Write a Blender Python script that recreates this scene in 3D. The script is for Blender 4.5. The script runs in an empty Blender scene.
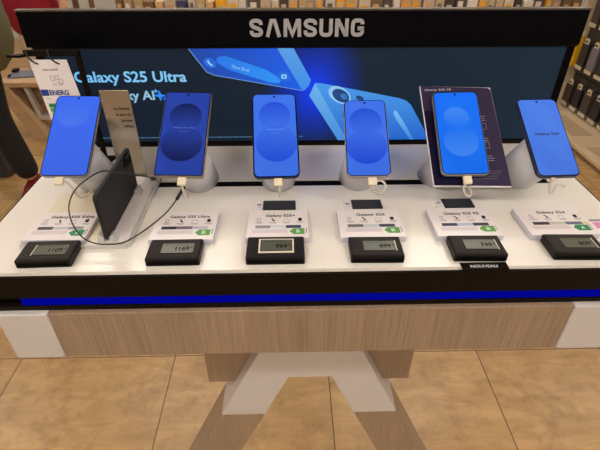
import bpy, bmesh, math, random
from math import sin, cos, radians, pi, sqrt
from mathutils import Vector, Matrix
random.seed(7)
SC = bpy.context.scene
COL = SC.collection
T = 1.036            # height of the table top above the floor; all coordinates below count from the table top

# ------------------------------------------------------------------ materials
def s2l(c):
    return tuple(((v/255)/12.92 if v/255 <= .04045 else ((v/255+.055)/1.055)**2.4) for v in c)

class NT:
    def __init__(s, name):
        s.m = bpy.data.materials.new(name); s.m.use_nodes = True
        s.t = s.m.node_tree; s.b = s.t.nodes['Principled BSDF']
    def n(s, typ, **kw):
        nd = s.t.nodes.new(typ)
        for k, v in kw.items(): setattr(nd, k, v)
        return nd
    def l(s, a, b): s.t.links.new(a, b)
    def val(s, sock, v):
        if hasattr(v, 'is_output'): s.l(v, sock)
        else: sock.default_value = v
    def math(s, op, a, b=0.0, c=0.0, clamp=False):
        nd = s.n('ShaderNodeMath', operation=op, use_clamp=clamp)
        s.val(nd.inputs[0], a); s.val(nd.inputs[1], b); s.val(nd.inputs[2], c)
        return nd.outputs[0]
    def mix(s, f, a, b):
        nd = s.n('ShaderNodeMix', data_type='RGBA')
        s.val(nd.inputs['Factor'], f)
        s.val(nd.inputs[6], a if hasattr(a, 'is_output') else (*a, 1)); s.val(nd.inputs[7], b if hasattr(b, 'is_output') else (*b, 1))
        return nd.outputs[2]
    def coords(s, scale=(1, 1, 1), rot=(0, 0, 0)):
        c = s.n('ShaderNodeTexCoord'); m = s.n('ShaderNodeMapping')
        m.inputs['Scale'].default_value = scale; m.inputs['Rotation'].default_value = rot
        s.l(c.outputs['Object'], m.inputs['Vector']); return m.outputs[0]
    def noise(s, vec, scale, detail=3, rough=.5):
        nd = s.n('ShaderNodeTexNoise'); nd.inputs['Scale'].default_value = scale
        nd.inputs['Detail'].default_value = detail; nd.inputs['Roughness'].default_value = rough
        s.l(vec, nd.inputs['Vector']); return nd.outputs['Fac']
    def ramp(s, f, a, b):
        nd = s.n('ShaderNodeMapRange'); nd.inputs[1].default_value = a; nd.inputs[2].default_value = b
        s.l(f, nd.inputs[0]); return nd.outputs[0]

def mat(name, rgb, rough=.5, metal=0., emis=0., ergb=None, spec=.5, trans=0., vary=.06, vscale=40., coat=0., bump=0.):
    t = NT(name); b = t.b
    c = s2l(rgb)
    v = t.noise(t.coords(), vscale)
    dark = tuple(x*(1-vary) for x in c); lite = tuple(min(1, x*(1+vary)) for x in c)
    t.l(t.mix(v, dark, lite), b.inputs['Base Color'])
    b.inputs['Roughness'].default_value = rough; b.inputs['Metallic'].default_value = metal
    b.inputs['Specular IOR Level'].default_value = spec
    b.inputs['Transmission Weight'].default_value = trans
    b.inputs['Coat Weight'].default_value = coat
    if bump:
        bp = t.n('ShaderNodeBump'); bp.inputs['Strength'].default_value = bump; bp.inputs['Distance'].default_value = .002
        t.l(v, bp.inputs['Height']); t.l(bp.outputs[0], b.inputs['Normal'])
    if emis:
        b.inputs['Emission Color'].default_value = (*s2l(ergb or rgb), 1); b.inputs['Emission Strength'].default_value = emis
    return t.m

def wood(name, rgb, rgb2, axis='z', rough=.5):
    t = NT(name); b = t.b
    sc = {'z': (150, 150, 4), 'x': (4, 150, 150), 'y': (150, 4, 150)}[axis]
    n1 = t.noise(t.coords(sc), 3.0, 4, .6)
    sc2 = {'z': (12, 12, 1.2), 'x': (1.2, 12, 12), 'y': (12, 1.2, 12)}[axis]
    n2 = t.noise(t.coords(sc2), 2.0, 2)
    f = t.ramp(t.math('ADD', t.math('MULTIPLY', n1, .7), t.math('MULTIPLY', n2, .3)), .32, .68)
    t.l(t.mix(f, s2l(rgb), s2l(rgb2)), b.inputs['Base Color'])
    b.inputs['Roughness'].default_value = rough
    return t.m

def tile_floor():
    t = NT('floor_tiles'); b = t.b
    c = t.n('ShaderNodeTexCoord'); sep = t.n('ShaderNodeSeparateXYZ'); t.l(c.outputs['Object'], sep.inputs[0])
    S = .594
    def edge(sock, off):
        f = t.math('FRACT', t.math('DIVIDE', t.math('SUBTRACT', sock, off), S))
        d = t.math('MINIMUM', f, t.math('SUBTRACT', 1.0, f))
        return t.math('LESS_THAN', d, .0033)
    g = t.math('MAXIMUM', edge(sep.outputs[0], -1.086-S*20), edge(sep.outputs[1], .699-S*20))
    # one shade per tile
    def cell(sock, off): return t.math('FLOOR', t.math('DIVIDE', t.math('SUBTRACT', sock, off), S))
    cmb = t.n('ShaderNodeCombineXYZ'); t.l(cell(sep.outputs[0], -1.086-S*20), cmb.inputs[0]); t.l(cell(sep.outputs[1], .699-S*20), cmb.inputs[1])
    wn = t.n('ShaderNodeTexWhiteNoise', noise_dimensions='3D'); t.l(cmb.outputs[0], wn.inputs[0])
    add = t.n('ShaderNodeVectorMath', operation='ADD'); t.l(c.outputs['Object'], add.inputs[0])
    sc = t.n('ShaderNodeVectorMath', operation='SCALE'); sc.inputs['Scale'].default_value = 9; t.l(wn.outputs['Color'], sc.inputs[0]); t.l(sc.outputs[0], add.inputs[1])
    mp = t.n('ShaderNodeMapping'); mp.inputs['Scale'].default_value = (1.2, 4.0, 1); mp.inputs['Rotation'].default_value = (0, 0, .35); t.l(add.outputs[0], mp.inputs[0])
    n1 = t.n('ShaderNodeTexNoise'); n1.inputs['Scale'].default_value = 3.2; n1.inputs['Detail'].default_value = 7; n1.inputs['Roughness'].default_value = .62; n1.inputs['Distortion'].default_value = 1.2
    t.l(mp.outputs[0], n1.inputs['Vector'])
    f = t.ramp(n1.outputs['Fac'], .3, .7)
    col = t.mix(f, s2l((160, 126, 78)), s2l((196, 160, 108)))
    n2 = t.noise(add.outputs[0], 14, 5, .7)
    col = t.mix(t.math('MULTIPLY', t.ramp(n2, .48, .72), .65), col, s2l((132, 96, 58)))
    col = t.mix(t.math('MULTIPLY', wn.outputs['Value'], .12), col, s2l((170, 125, 75)))
    col = t.mix(g, col, s2l((92, 62, 38)))
    t.l(col, b.inputs['Base Color'])
    b.inputs['Roughness'].default_value = .34; b.inputs['Specular IOR Level'].default_value = .45
    return t.m

def screen_mat(name, base, deep, circ, lit=None, strength=1.0, w=.076, h=.158):
    """a lit phone screen: base colour, vertical shift, and round shapes of the wallpaper; circ = [(x, y, r, strength)]"""
    t = NT(name); b = t.b
    c = t.n('ShaderNodeTexCoord'); sep = t.n('ShaderNodeSeparateXYZ'); t.l(c.outputs['Object'], sep.inputs[0])
    X, Y = sep.outputs[0], sep.outputs[1]
    col = t.mix(t.ramp(Y, 0, h), s2l(base), s2l(tuple(min(255, v*1.06) for v in base)))
    nz = t.noise(c.outputs['Object'], 14, 1)
    col = t.mix(t.math('MULTIPLY', t.ramp(nz, .4, .7), .35), col, s2l(lit or base))
    for (cx, cy, r, k, up) in circ:
        dx = t.math('SUBTRACT', X, cx); dy = t.math('SUBTRACT', Y, cy)
        d = t.math('SQRT', t.math('ADD', t.math('MULTIPLY', dx, dx), t.math('MULTIPLY', dy, dy)))
        ins = t.ramp(d, r+.0006, r-.0006)
        gr = t.ramp(dy, -r*up, r*up)          # stronger to one side
        f = t.math('MULTIPLY', t.math('MULTIPLY', ins, gr), k, clamp=True)
        col = t.mix(f, col, s2l(deep))
    t.l(col, b.inputs['Emission Color']); b.inputs['Emission Strength'].default_value = strength*.92
    b.inputs['Base Color'].default_value = (.006, .006, .01, 1); b.inputs['Roughness'].default_value = .15
    b.inputs['Specular IOR Level'].default_value = .06
    return t.m

def glow_poster():
    t = NT('poster_print'); b = t.b
    c = t.n('ShaderNodeTexCoord'); sep = t.n('ShaderNodeSeparateXYZ'); t.l(c.outputs['Object'], sep.inputs[0])
    dx = t.math('SUBTRACT', sep.outputs[0], .018); dz = t.math('SUBTRACT', sep.outputs[2], .115)
    d = t.math('SQRT', t.math('ADD', t.math('MULTIPLY', dx, dx), t.math('MULTIPLY', t.math('MULTIPLY', dz, dz), .6)))
    f = t.math('POWER', t.ramp(d, .105, .008), 1.6)
    base = t.mix(t.ramp(sep.outputs[0], -.2, .45), s2l((13, 27, 44)), s2l((14, 36, 52)))
    col = t.mix(f, base, s2l((0, 62, 250)))
    t.l(col, b.inputs['Emission Color']); b.inputs['Emission Strength'].default_value = .85
    b.inputs['Base Color'].default_value = (.01, .012, .016, 1); b.inputs['Roughness'].default_value = .45; b.inputs['Specular IOR Level'].default_value = .1
    return t.m

def grad_emis(name, c1, c2, axis, a, bnd, strength=.9):
    t = NT(name); b = t.b
    c = t.n('ShaderNodeTexCoord'); sep = t.n('ShaderNodeSeparateXYZ'); t.l(c.outputs['Object'], sep.inputs[0])
    col = t.mix(t.ramp(sep.outputs[axis], a, bnd), s2l(c1), s2l(c2))
    t.l(col, b.inputs['Emission Color']); b.inputs['Emission Strength'].default_value = strength
    b.inputs['Base Color'].default_value = (.02, .03, .05, 1); b.inputs['Roughness'].default_value = .5; b.inputs['Specular IOR Level'].default_value = .1
    return t.m

M = {}
def setup_mats():
    M['white_top'] = mat('white_laminate', (240, 236, 229), .22, vary=.015, vscale=6, spec=.45)
    M['white_panel'] = mat('white_panel_paint', (202, 198, 195), .45, vary=.02, vscale=12)
    M['black_gloss'] = mat('black_gloss', (4, 4, 9), .3, spec=.08)
    M['black_matt'] = mat('black_satin', (21, 15, 10), .5, spec=.1)
    M['black_deep'] = mat('black_recess', (4, 4, 5), .8, spec=.1)
    M['steel_edge'] = mat('dark_grey_metal_edge', (92, 84, 74), .35, metal=.6)
    M['wood'] = wood('greyed_oak', (134, 112, 92), (170, 147, 124), 'z')
    M['wood_pale'] = wood('pale_oak', (170, 138, 104), (205, 172, 134), 'x')
    M['led'] = mat('blue_light_diffuser', (2, 3, 20), .8, spec=0., emis=.5, ergb=(0, 8, 190), vary=0)
    M['floor'] = tile_floor()
    M['wall'] = mat('wall_paint', (196, 192, 186), .8)
    M['ceil'] = mat('ceiling_paint', (214, 206, 192), .9)
    M['lamp'] = mat('lamp_diffuser', (255, 255, 255), .5, emis=16.3, ergb=(255, 247, 236), vary=0)
    M['lamp_frame'] = mat('lamp_frame_white', (225, 225, 225), .5)
    M['letters'] = mat('brushed_silver_letters', (176, 174, 176), .45, metal=.0, vary=.04)
    M['stand'] = mat('frosted_white_plastic', (212, 210, 216), .38, vary=.02)
    M['plug'] = mat('cream_plug', (236, 226, 202), .4, vary=.02)
    M['cable_w'] = mat('pale_cable', (206, 198, 190), .45)
    M['cable_k'] = mat('black_cable', (14, 13, 14), .4)
    M['card'] = mat('white_card_block', (236, 230, 232), .3, vary=.01)
    M['card_side'] = mat('acrylic_side', (205, 205, 216), .15, vary=.03)
    M['ink'] = mat('dark_ink', (34, 26, 40), .7, spec=.1)
    M['ink_soft'] = mat('grey_ink', (158, 150, 158), .6)
    M['green_b'] = mat('mid_green_ink', (88, 160, 62), .5)
    M['green_a'] = mat('deep_green_ink', (0, 138, 88), .5)
    M['ptag'] = mat('black_tag_plastic', (15, 13, 13), .45, spec=.2, vary=.1, vscale=300, bump=.1)
    M['ptag_face'] = mat('tag_label_film', (38, 32, 28), .5, spec=.2, vary=.12, vscale=200)
    M['lcd'] = mat('lcd_glass', (76, 81, 66), .3, vary=.05)
    M['lcd_ink'] = mat('lcd_digits', (34, 36, 28), .6, spec=.1)
    M['tape'] = mat('cream_tape', (226, 216, 196), .5)
    M['slate'] = mat('slate_label', (34, 39, 50), .3, vary=.15, vscale=60)
    M['clear'] = mat('clear_acrylic', (226, 224, 222), .15, trans=.25, vary=.02)
    M['bronze'] = mat('bronze_mirror', (172, 162, 150), .2, metal=.8, vary=.04)
    M['champagne'] = mat('champagne_plate', (224, 214, 186), .3, vary=.10, vscale=260)
    M['titan'] = mat('dark_titanium', (38, 38, 40), .5, spec=.2)
    M['purple'] = mat('purple_card_print', (54, 47, 76), .4, vary=.03, spec=.15)
    M['navy'] = mat('navy_card_print', (14, 12, 46), .4, spec=.15)
    M['blk_glass'] = mat('black_bezel_glass', (8, 8, 12), .15, spec=.1)
    M['silver'] = mat('silver_phone_frame', (190, 186, 182), .28, metal=.6)
    M['soft_white'] = mat('soft_white_print', (150, 146, 168), .5)
    M['txt_white'] = mat('white_print', (220, 226, 235), .5)
setup_mats()

# ------------------------------------------------------------------ mesh helpers
def BM(): return bmesh.new()
def box(bm, x0, x1, y0, y1, z0, z1, M4=None, mi=0):
    vs = [bm.verts.new(Vector(p)) for p in ((x0,y0,z0),(x1,y0,z0),(x1,y1,z0),(x0,y1,z0),(x0,y0,z1),(x1,y0,z1),(x1,y1,z1),(x0,y1,z1))]
    for f in ((0,3,2,1),(4,5,6,7),(0,1,5,4),(1,2,6,5),(2,3,7,6),(3,0,4,7)):
        fc = bm.faces.new([vs[i] for i in f]); fc.material_index = mi
    if M4 is not None:
        for v in vs: v.co = M4 @ v.co
    return vs
def prism(bm, pts, fa, fb, mi=0):
    """pts: 2D outline; fa, fb map a 2D point to the front and back 3D point"""
    a = [bm.verts.new(Vector(fa(p))) for p in pts]; b = [bm.verts.new(Vector(fb(p))) for p in pts]
    n = len(pts); fs = [bm.faces.new(a), bm.faces.new(list(reversed(b)))]
    for i in range(n): fs.append(bm.faces.new((a[i], b[i], b[(i+1) % n], a[(i+1) % n])))
    for f in fs: f.material_index = mi
    return a+b
def prism_xz(bm, pts, y0, y1): return prism(bm, pts, lambda p: (p[0], y0, p[1]), lambda p: (p[0], y1, p[1]))
def prism_xy(bm, pts, z0, z1): return prism(bm, pts, lambda p: (p[0], p[1], z0), lambda p: (p[0], p[1], z1))
def rrect(x0, x1, y0, y1, r, n=5):
    o = []
    for cx, cy, a0 in ((x1-r, y1-r, 0), (x0+r, y1-r, 90), (x0+r, y0+r, 180), (x1-r, y0+r, 270)):
        for i in range(n+1):
            a = radians(a0+90*i/n); o.append((cx+r*cos(a), cy+r*sin(a)))
    return o
def ellipse(cx, cy, rx, ry, n=20, rot=0):
    return [(cx+rx*cos(t)*cos(rot)-ry*sin(t)*sin(rot), cy+rx*cos(t)*sin(rot)+ry*sin(t)*cos(rot)) for t in [2*pi*i/n for i in range(n)]]
def smooth_path(pts, k=6):
    P = [Vector(p) for p in pts]; out = []
    for i in range(len(P)-1):
        p0 = P[max(i-1, 0)]; p1 = P[i]; p2 = P[i+1]; p3 = P[min(i+2, len(P)-1)]
        for j in range(k):
            t = j/k
            out.append(.5*((2*p1)+(-p0+p2)*t+(2*p0-5*p1+4*p2-p3)*t*t+(-p0+3*p1-3*p2+p3)*t**3))
    out.append(P[-1]); return out
def tube(bm, pts, r, n=10, smooth=True):
    P = smooth_path(pts) if smooth else [Vector(p) for p in pts]
    rings = []; up = Vector((0, 0, 1)); prev = None
    for i, p in enumerate(P):
        d = (P[min(i+1, len(P)-1)]-P[max(i-1, 0)]).normalized()
        if prev is None:
            a = d.cross(up)
            if a.length < .1: a = d.cross(Vector((1, 0, 0)))
            a.normalize()
        else: a = (prev-d*prev.dot(d)).normalized()
        b = d.cross(a); prev = a
        rr = r(i/(len(P)-1)) if callable(r) else r
        rings.append([bm.verts.new(p+rr*(cos(2*pi*k/n)*a+sin(2*pi*k/n)*b)) for k in range(n)])
    for A, B in zip(rings, rings[1:]):
        for k in range(n):
            f = bm.faces.new((A[k], A[(k+1) % n], B[(k+1) % n], B[k])); f.smooth = True
    bm.faces.new(list(reversed(rings[0]))); bm.faces.new(rings[-1])
def mesh_obj(name, me, parent=None, mats=None):
    o = bpy.data.objects.new(name, me)
    for m in (mats or []): me.materials.append(m)
    COL.objects.link(o)
    if parent is not None: o.parent = parent
    return o
def obj(name, bm, m, parent=None, loc=None, bevel=0., seg=2, recalc=True):
    if recalc: bmesh.ops.recalc_face_normals(bm, faces=bm.faces)
    me = bpy.data.meshes.new(name); bm.to_mesh(me); bm.free()
    o = mesh_obj(name, me, parent, m if isinstance(m, list) else [m])
    if loc is not None: o.location = loc
    if bevel:
        b = o.modifiers.new('bevel', 'BEVEL'); b.width = bevel; b.segments = seg; b.limit_method = 'ANGLE'; b.angle_limit = radians(40)
    return o
def shift(bm, v):
    for x in bm.verts: x.co -= Vector(v)
    return bm
def tag(o, label, cat, group=None, kind=None):
    if label: o['label'] = label
    if cat: o['category'] = cat
    if group: o['group'] = group
    if kind: o['kind'] = kind
    return o
def thing(name, label, cat, loc=(0, 0, 0), group=None, rot=None):
    o = bpy.data.objects.new(name, None); COL.objects.link(o); o.location = loc; o.empty_display_size = .02
    if rot: o.rotation_euler = rot
    return tag(o, label, cat, group)
def struct(name, bm, m):
    return tag(obj(name, bm, m), None, None, kind='structure')
def text(name, s, m, parent, W, H, M4, depth=.0003, bold=0., spacing=1.0):
    """lettering as a mesh fitted in a W x H box whose lower left corner is the origin of M4"""
    cu = bpy.data.curves.new(name, 'FONT'); cu.body = s; cu.size = 1; cu.offset = bold; cu.extrude = .01; cu.resolution_u = 3; cu.space_character = spacing
    t = bpy.data.objects.new(name, cu); COL.objects.link(t)
    dg = bpy.context.evaluated_depsgraph_get(); me = bpy.data.meshes.new_from_object(t.evaluated_get(dg))
    bpy.data.objects.remove(t)
    xs = [v.co.x for v in me.vertices]; ys = [v.co.y for v in me.vertices]
    x0, x1, y0, y1 = min(xs), max(xs), min(ys), max(ys)
    for v in me.vertices:
        v.co = M4 @ Vector(((v.co.x-x0)/(x1-x0)*W, (v.co.y-y0)/(y1-y0)*H, (v.co.z+.01)/.02*depth))
    me.materials.clear()
    o = mesh_obj(name, me, parent, [m]); return o
# frames: lettering lying in the xz plane facing -y, or lying flat on a top
def FXZ(x, y, z): return Matrix.Translation((x, y, z)) @ Matrix.Rotation(pi/2, 4, 'X')
def FXY(x, y, z): return Matrix.Translation((x, y, z))

# ------------------------------------------------------------------ the room
F = -T
bm = BM(); box(bm, -5, 5, -3.5, 6, F-.1, F); struct('floor', bm, M['floor'])
bm = BM(); box(bm, -5, 5, -3.5, 6, 1.95, 2.05); struct('ceiling', bm, M['ceil'])
bm = BM(); box(bm, -5, 5, 6, 6.1, F, 1.95); struct('wall_back', bm, M['wall'])
bm = BM(); box(bm, -5, 5, -3.6, -3.5, F, 1.95); struct('wall_front', bm, M['wall'])
bm = BM(); box(bm, -5.1, -5, -3.5, 6, F, 1.95); struct('wall_left', bm, M['wall'])
bm = BM(); box(bm, 5, 5.1, -3.5, 6, F, 1.95); struct('wall_right', bm, M['wall'])
k = 0
for iy, yy in enumerate((-2.7, -1.0, 2.3, 4.4)):
    for ix, xx in enumerate((-3.2, -1.1, 1.1, 3.2)):
        t = thing('ceiling_lamp', 'long white ceiling panel lamp above the shop floor, outside the picture', 'lamp', (xx, yy, 1.95), 'ceiling panel lamps')
        b1 = BM(); box(b1, -.64, .64, -.19, .19, -.03, 0); obj('frame', b1, M['lamp_frame'], t, bevel=.004)
        b1 = BM(); box(b1, -.6, .6, -.15, .15, -.04, -.028); obj('diffuser', b1, M['lamp'], t)

# ------------------------------------------------------------------ display table
tb = thing('display_table', 'white topped shop display table with greyed oak apron and splayed legs', 'table', (0, .2, F))
def tpart(name, bm, m, bevel=0., par=None): return obj(name, shift(bm, (0, .2, F)), m, par or tb, bevel=bevel)
bm = BM(); XS0, XS1 = -.345, .437
for (a, b_, c, d) in ((-.491, .491, 0, .2275), (-.491, .491, .2500, .43), (-.491, XS0, .2275, .2500), (XS1, .491, .2275, .2500)):
    box(bm, a, b_, c, d, -.003, 0)
tpart('tabletop', bm, M['white_top'])
bm = BM(); box(bm, -.47, .47, .215, .26, -.0060, -.0033); tpart('slot_liner', bm, M['black_deep'])
bm = BM(); box(bm, -.491, .491, 0, .214, -.0060, -.0031); box(bm, -.491, .491, .261, .43, -.0060, -.0031); tpart('top_core', bm, M['white_top'])
bm = BM(); box(bm, -.4925, .4925, -.004, .434, -.044, -.0062)
for v in box(bm, -.494, -.4915, -.004, .434, -.044, -.0005): pass
box(bm, .4915, .494, -.004, .434, -.044, -.0005)
tpart('fascia', bm, M['black_matt'])
bm = BM(); box(bm, -.484, .484, .012, .42, -.069, -.0445); tpart('light_recess', bm, M['black_deep'])
bm = BM(); box(bm, -.418, .432, -.001, .0118, -.0605, -.049); tpart('light_strip', bm, M['led'])
bm = BM(); box(bm, -.4925, .4925, -.003, .43, -.0685, -.0612); tpart('lower_rail', bm, M['black_matt'])
bm = BM(); box(bm, -.382, .382, -.010, .40, -.163, -.0695); tpart('apron', bm, M['wood'], .0015)
for s in (-1, 1):
    bm = BM(); box(bm, min(s*.383, s*.457), max(s*.383, s*.457), -.0115, .40, -.164, -.0695)
    o = tpart('corner_panel', bm, M['white_panel'], .003); o['label'] = 'white painted corner panel with chipped lower edge'
    for q in range(2):
        bm = BM(); x = s*(.386+.068*q); prism_xz(bm, [(x-.003, -.1645), (x+.005, -.1645), (x+.003, -.1615), (x-.001, -.160)], -.0125, -.0112)
        tpart('chip', bm, M['wood'], par=None)
for s in (-1, 1):   # oak block under the apron, seen either side of the white arch
    bm = BM(); pts = [(s*.10, -.165), (s*.197, -.165), (s*.197, -.357), (s*.10, -.357)]
    prism_xz(bm, pts, .08, .33); tpart('support_block', bm, M['wood'], .002)
def legrow(y0, y1):
    X = lambda z: .093+.4445*(-z-.237)
    xi = lambda z: .040+.418*(-z-.306)
    zt, zb = -.166, -.4215
    bm = BM()
    prism_xz(bm, [(-X(zt), zt), (X(zt), zt), (X(zb), zb), (xi(zb), zb), (.040, -.306), (-.040, -.306), (-xi(zb), zb), (-X(zb), zb)], y0, y1)
    arch = tpart('arch', bm, M['white_panel'], .0015); arch['label'] = 'white painted arch joining the legs'
    for s in (-1, 1):
        bm = BM(); prism_xz(bm, [(s*X(zb-.0005), zb-.0005), (s*X(F+.002), F+.002), (s*xi(F+.002), F+.002), (s*xi(zb-.0005), zb-.0005)], y0+.001, y1-.001)
        tpart('leg', bm, M['wood'], .0015)
legrow(.05, .125)

# ------------------------------------------------------------------ light box with header and poster
YB = .398
lb = thing('poster_lightbox', 'long black backboard with silver brand lettering above a lit dark blue phone poster', 'advertising display', (0, YB, 0))
def lpart(name, bm, m, bevel=0., par=None): return obj(name, shift(bm, (0, YB, 0)), m, par or lb, bevel=bevel)
bm = BM(); box(bm, -.507, .507, YB-.006, YB+.006, .1985, .2585); lpart('header', bm, M['black_gloss'], .001)
bm = BM(); box(bm, -.508, .508, YB-.0075, YB+.008, .2587, .2618); lpart('top_trim', bm, M['steel_edge'], .0008)
for x in (-.37, -.23, .03, -.10, .235):
    bm = BM(); prism_xy(bm, ellipse(x, YB+.001, .003, .0022, 12), .2619, .2629); lpart('trim_glint', bm, M['letters'])  # pale dots put the glints of the top edge into the trim
bm = BM(); box(bm, -.4995, .5045, YB, YB+.03, .0005, .1980)
lpart('frame', bm, M['black_gloss'])
bm = BM(); box(bm, -.482, .488, YB-.0015, YB-.0002, .0105, .195)
poster = lpart('poster', bm, glow_poster()); poster['label'] = 'dark blue poster with two large phones and pale blue headline'
bm = BM(); box(bm, -.4995, .5045, YB-.004, YB+.0, .0005, .0085); box(bm, -.4995, .5045, YB-.004, YB, .1953, .1983); lpart('bezel', bm, M['black_matt'])
def art(name, pts, d, m, lab=None):
    bm = BM(); prism_xz(bm, pts, YB-.0016-d, YB-.0015-d+.0001)
    o = lpart(name, bm, m, par=poster)
    if lab: o['label'] = lab
    return o
e = grad_emis
art('pictured_phone', [(-.2163, .1948), (-.206, .177), (-.1877, .1524), (-.172, .1465), (-.0062, .1157), (-.0535, .1948)], .0003, e('poster_screen_blue', (14, 66, 170), (0, 92, 240), 0, -.2, 0), 'blue phone screen on the poster')
art('screen_pill', [p for p in [( -.1631, .1800), (-.150, .1815), (-.075, .1560), (-.056, .1440), (-.0475, .1345), (-.052, .1300), (-.070, .1320), (-.145, .1560), (-.165, .1680), (-.1675, .1755)]], .0005, e('poster_pill', (28, 118, 235), (36, 150, 250), 0, -.17, -.05))
art('phone_side', [(-.0517, .1948), (-.0230, .1948), (.0101, .136), (.006, .1245), (-.0013, .1166), (-.0062, .1157)], .0003, e('poster_side_blue', (86, 160, 232), (52, 140, 240), 2, .19, .11))
bm = BM()
for seg in ([(-.2163, .1948), (-.1877, .1524), (-.174, .1462), (-.0062, .1155), (-.0525, .1948)],):
    tube(bm, [(p[0], YB-.0022, p[1]) for p in seg], .0006, 6, smooth=False)
lpart('phone_outline', bm, e('poster_line', (120, 170, 220), (120, 170, 220), 0, 0, 1), par=poster)
for (ix, iz) in ((-.1795, .1689), (-.0416, .143)):
    art('screen_icon', ellipse(ix, iz, .0125, .009, 18, -.4), .0005, e('poster_icon_disc', (24, 104, 225), (24, 104, 225), 0, 0, 1))
    if ix < -.1: art('handset_mark', [(ix-.005, iz+.005), (ix-.002, iz+.0055), (ix-.001, iz+.001), (ix+.004, iz-.003), (ix+.006, iz-.0055), (ix+.001, iz-.005), (ix-.004, iz)], .0007, e('poster_white', (150, 215, 255), (150, 215, 255), 0, 0, 1))
    else: art('camera_mark', rrect(ix-.005, ix+.005, iz-.004, iz+.004, .0015), .0007, e('poster_white2', (150, 215, 255), (150, 215, 255), 0, 0, 1)); art('camera_lens', ellipse(ix, iz, .0022, .0022, 10), .0009, e('poster_blue3', (24, 104, 225), (24, 104, 225), 0, 0, 1))
PM = Matrix.Translation((-.140, -.0024, .1600)) @ Matrix.Rotation(radians(15), 4, 'Y') @ Matrix.Rotation(pi/2, 4, 'X')
text('pill_lines', 'Now Brief', e('poster_pilltxt', (150, 205, 255), (150, 205, 255), 0, 0, 1), poster, .034, .0065, PM, .0001)
art('pictured_phone', [(.0179, .1301), (.030, .1295), (.1214, .1118), (.185, .0990), (.1995, .0940), (.2104, .0849), (.2501, .0249), (.2590, .0107), (.086, .0107)], .0003, e('poster_back_blue', (70, 158, 240), (22, 92, 205), 2, .13, .0), 'pale blue phone back with cameras on the poster')
art('phone_side', [(.0072, .1053), (.0179, .1301), (.0865, .0107), (.068, .0107)], .0005, e('poster_edge_blue', (108, 182, 245), (64, 138, 220), 2, .13, .0))
art('lens_ring', ellipse(.0668, .1062, .0245, .0150, 24, -.55), .0006, e('poster_ring', (150, 205, 250), (104, 170, 232), 0, 0, 1))
art('lens', ellipse(.0690, .1050, .0185, .0115, 24, -.55), .0008, e('poster_lens', (22, 72, 138), (10, 40, 90), 0, .05, .09))
art('lens', ellipse(.0760, .1030, .0080, .0055, 18, -.55), .0010, e('poster_lens2', (70, 150, 220), (30, 90, 170), 0, .05, .09))
art('lens', ellipse(.1070, .0995, .0085, .0045, 18, -.4), .0006, e('poster_lens3', (20, 60, 120), (20, 60, 120), 0, .05, .09))
art('lens', ellipse(.0920, .0610, .0190, .0120, 18, -.6), .0006, e('poster_lens4', (24, 74, 140), (14, 44, 96), 0, .05, .12))
art('lens', ellipse(.1200, .0260, .0180, .0120, 18, -.6), .0006, e('poster_lens5', (24, 74, 140), (14, 44, 96), 0, .05, .12))
art('pen_line', [(.1780, .0745), (.1835, .0725), (.197, .0540), (.2265, .0107), (.2190, .0107), (.187, .0510), (.1775, .0660)], .0006, e('poster_pen', (120, 190, 248), (64, 138, 220), 2, .07, .01))
tl = e('poster_headline_light', (120, 196, 248), (136, 206, 250), 0, -.44, -.22)
text('headline', 'Galaxy S25 Ultra', tl, poster, .2110, .0270, FXZ(-.4385, -.0018, .1275), .0003, bold=.022)
text('headline_second_line', 'Galaxy AI', e('poster_second_line', (150, 196, 224), (150, 196, 224), 0, 0, 1), poster, .1030, .0240, FXZ(-.3970, -.0018, .0935), .0003, bold=.025)
def star(cx, cz, r):
    return [(cx+(r if i % 2 == 0 else r*.36)*cos(pi/2+i*pi/4), cz+(r if i % 2 == 0 else r*.36)*sin(pi/2+i*pi/4)) for i in range(8)]
art('spark_mark', star(-.2835, .1075, .0115), .0005, e('poster_star', (40, 140, 255), (40, 140, 255), 0, 0, 1))
art('spark_mark', star(-.2735, .1010, .0075), .0007, e('poster_star2', (20, 110, 250), (20, 110, 250), 0, 0, 1))
art('spark_mark', star(-.2900, .1165, .0050), .0007, e('poster_star3', (90, 190, 255), (90, 190, 255), 0, 0, 1))
bm = BM(); x = -.424
rr = random.Random(3)
while x < -.004:
    w = rr.uniform(.004, .012); box(bm, x, min(x+w, -.003), YB-.0022, YB-.0016, .0190, .0205); x += w+.0015
lpart('fine_print', bm, e('poster_fine', (76, 122, 150), (76, 122, 150), 0, 0, 1), par=poster)
def ribbon(bm, pts, hw, y0, y1, closed=False):
    P = [Vector((p[0], 0, p[1])) for p in pts]; n = len(P); q = []
    for i in range(n):
        d1 = (P[i]-P[i-1]).normalized() if i else (P[1]-P[0]).normalized()
        d2 = (P[i+1]-P[i]).normalized() if i < n-1 else d1
        t_ = (d1+d2).normalized(); nn = Vector((-t_.z, 0, t_.x)); k_ = hw/max(.5, nn.dot(Vector((-d1.z, 0, d1.x))))
        a_, b_ = P[i]+nn*k_, P[i]-nn*k_
        q.append([bm.verts.new((a_.x, y0, a_.z)), bm.verts.new((b_.x, y0, b_.z)), bm.verts.new((b_.x, y1, b_.z)), bm.verts.new((a_.x, y1, a_.z))])
    bm.faces.new(q[0]); bm.faces.new(list(reversed(q[-1])))
    for A, B in zip(q, q[1:]):
        for k_ in range(4): bm.faces.new((A[k_], A[(k_+1) % 4], B[(k_+1) % 4], B[k_]))
bm = BM(); HL = .0298; Z0 = .2160; hw = .0032
def sm(pts): return [(p.x, p.y) for p in smooth_path([(a_, b_, 0) for a_, b_ in pts], 4)]
def letter(x0, w_, strokes):
    for st_ in strokes: ribbon(bm, [(x0+hw+p[0]*(w_-2*hw), Z0+hw+p[1]*(HL-2*hw)) for p in st_], hw, YB-.0075, YB-.0061)
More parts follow.
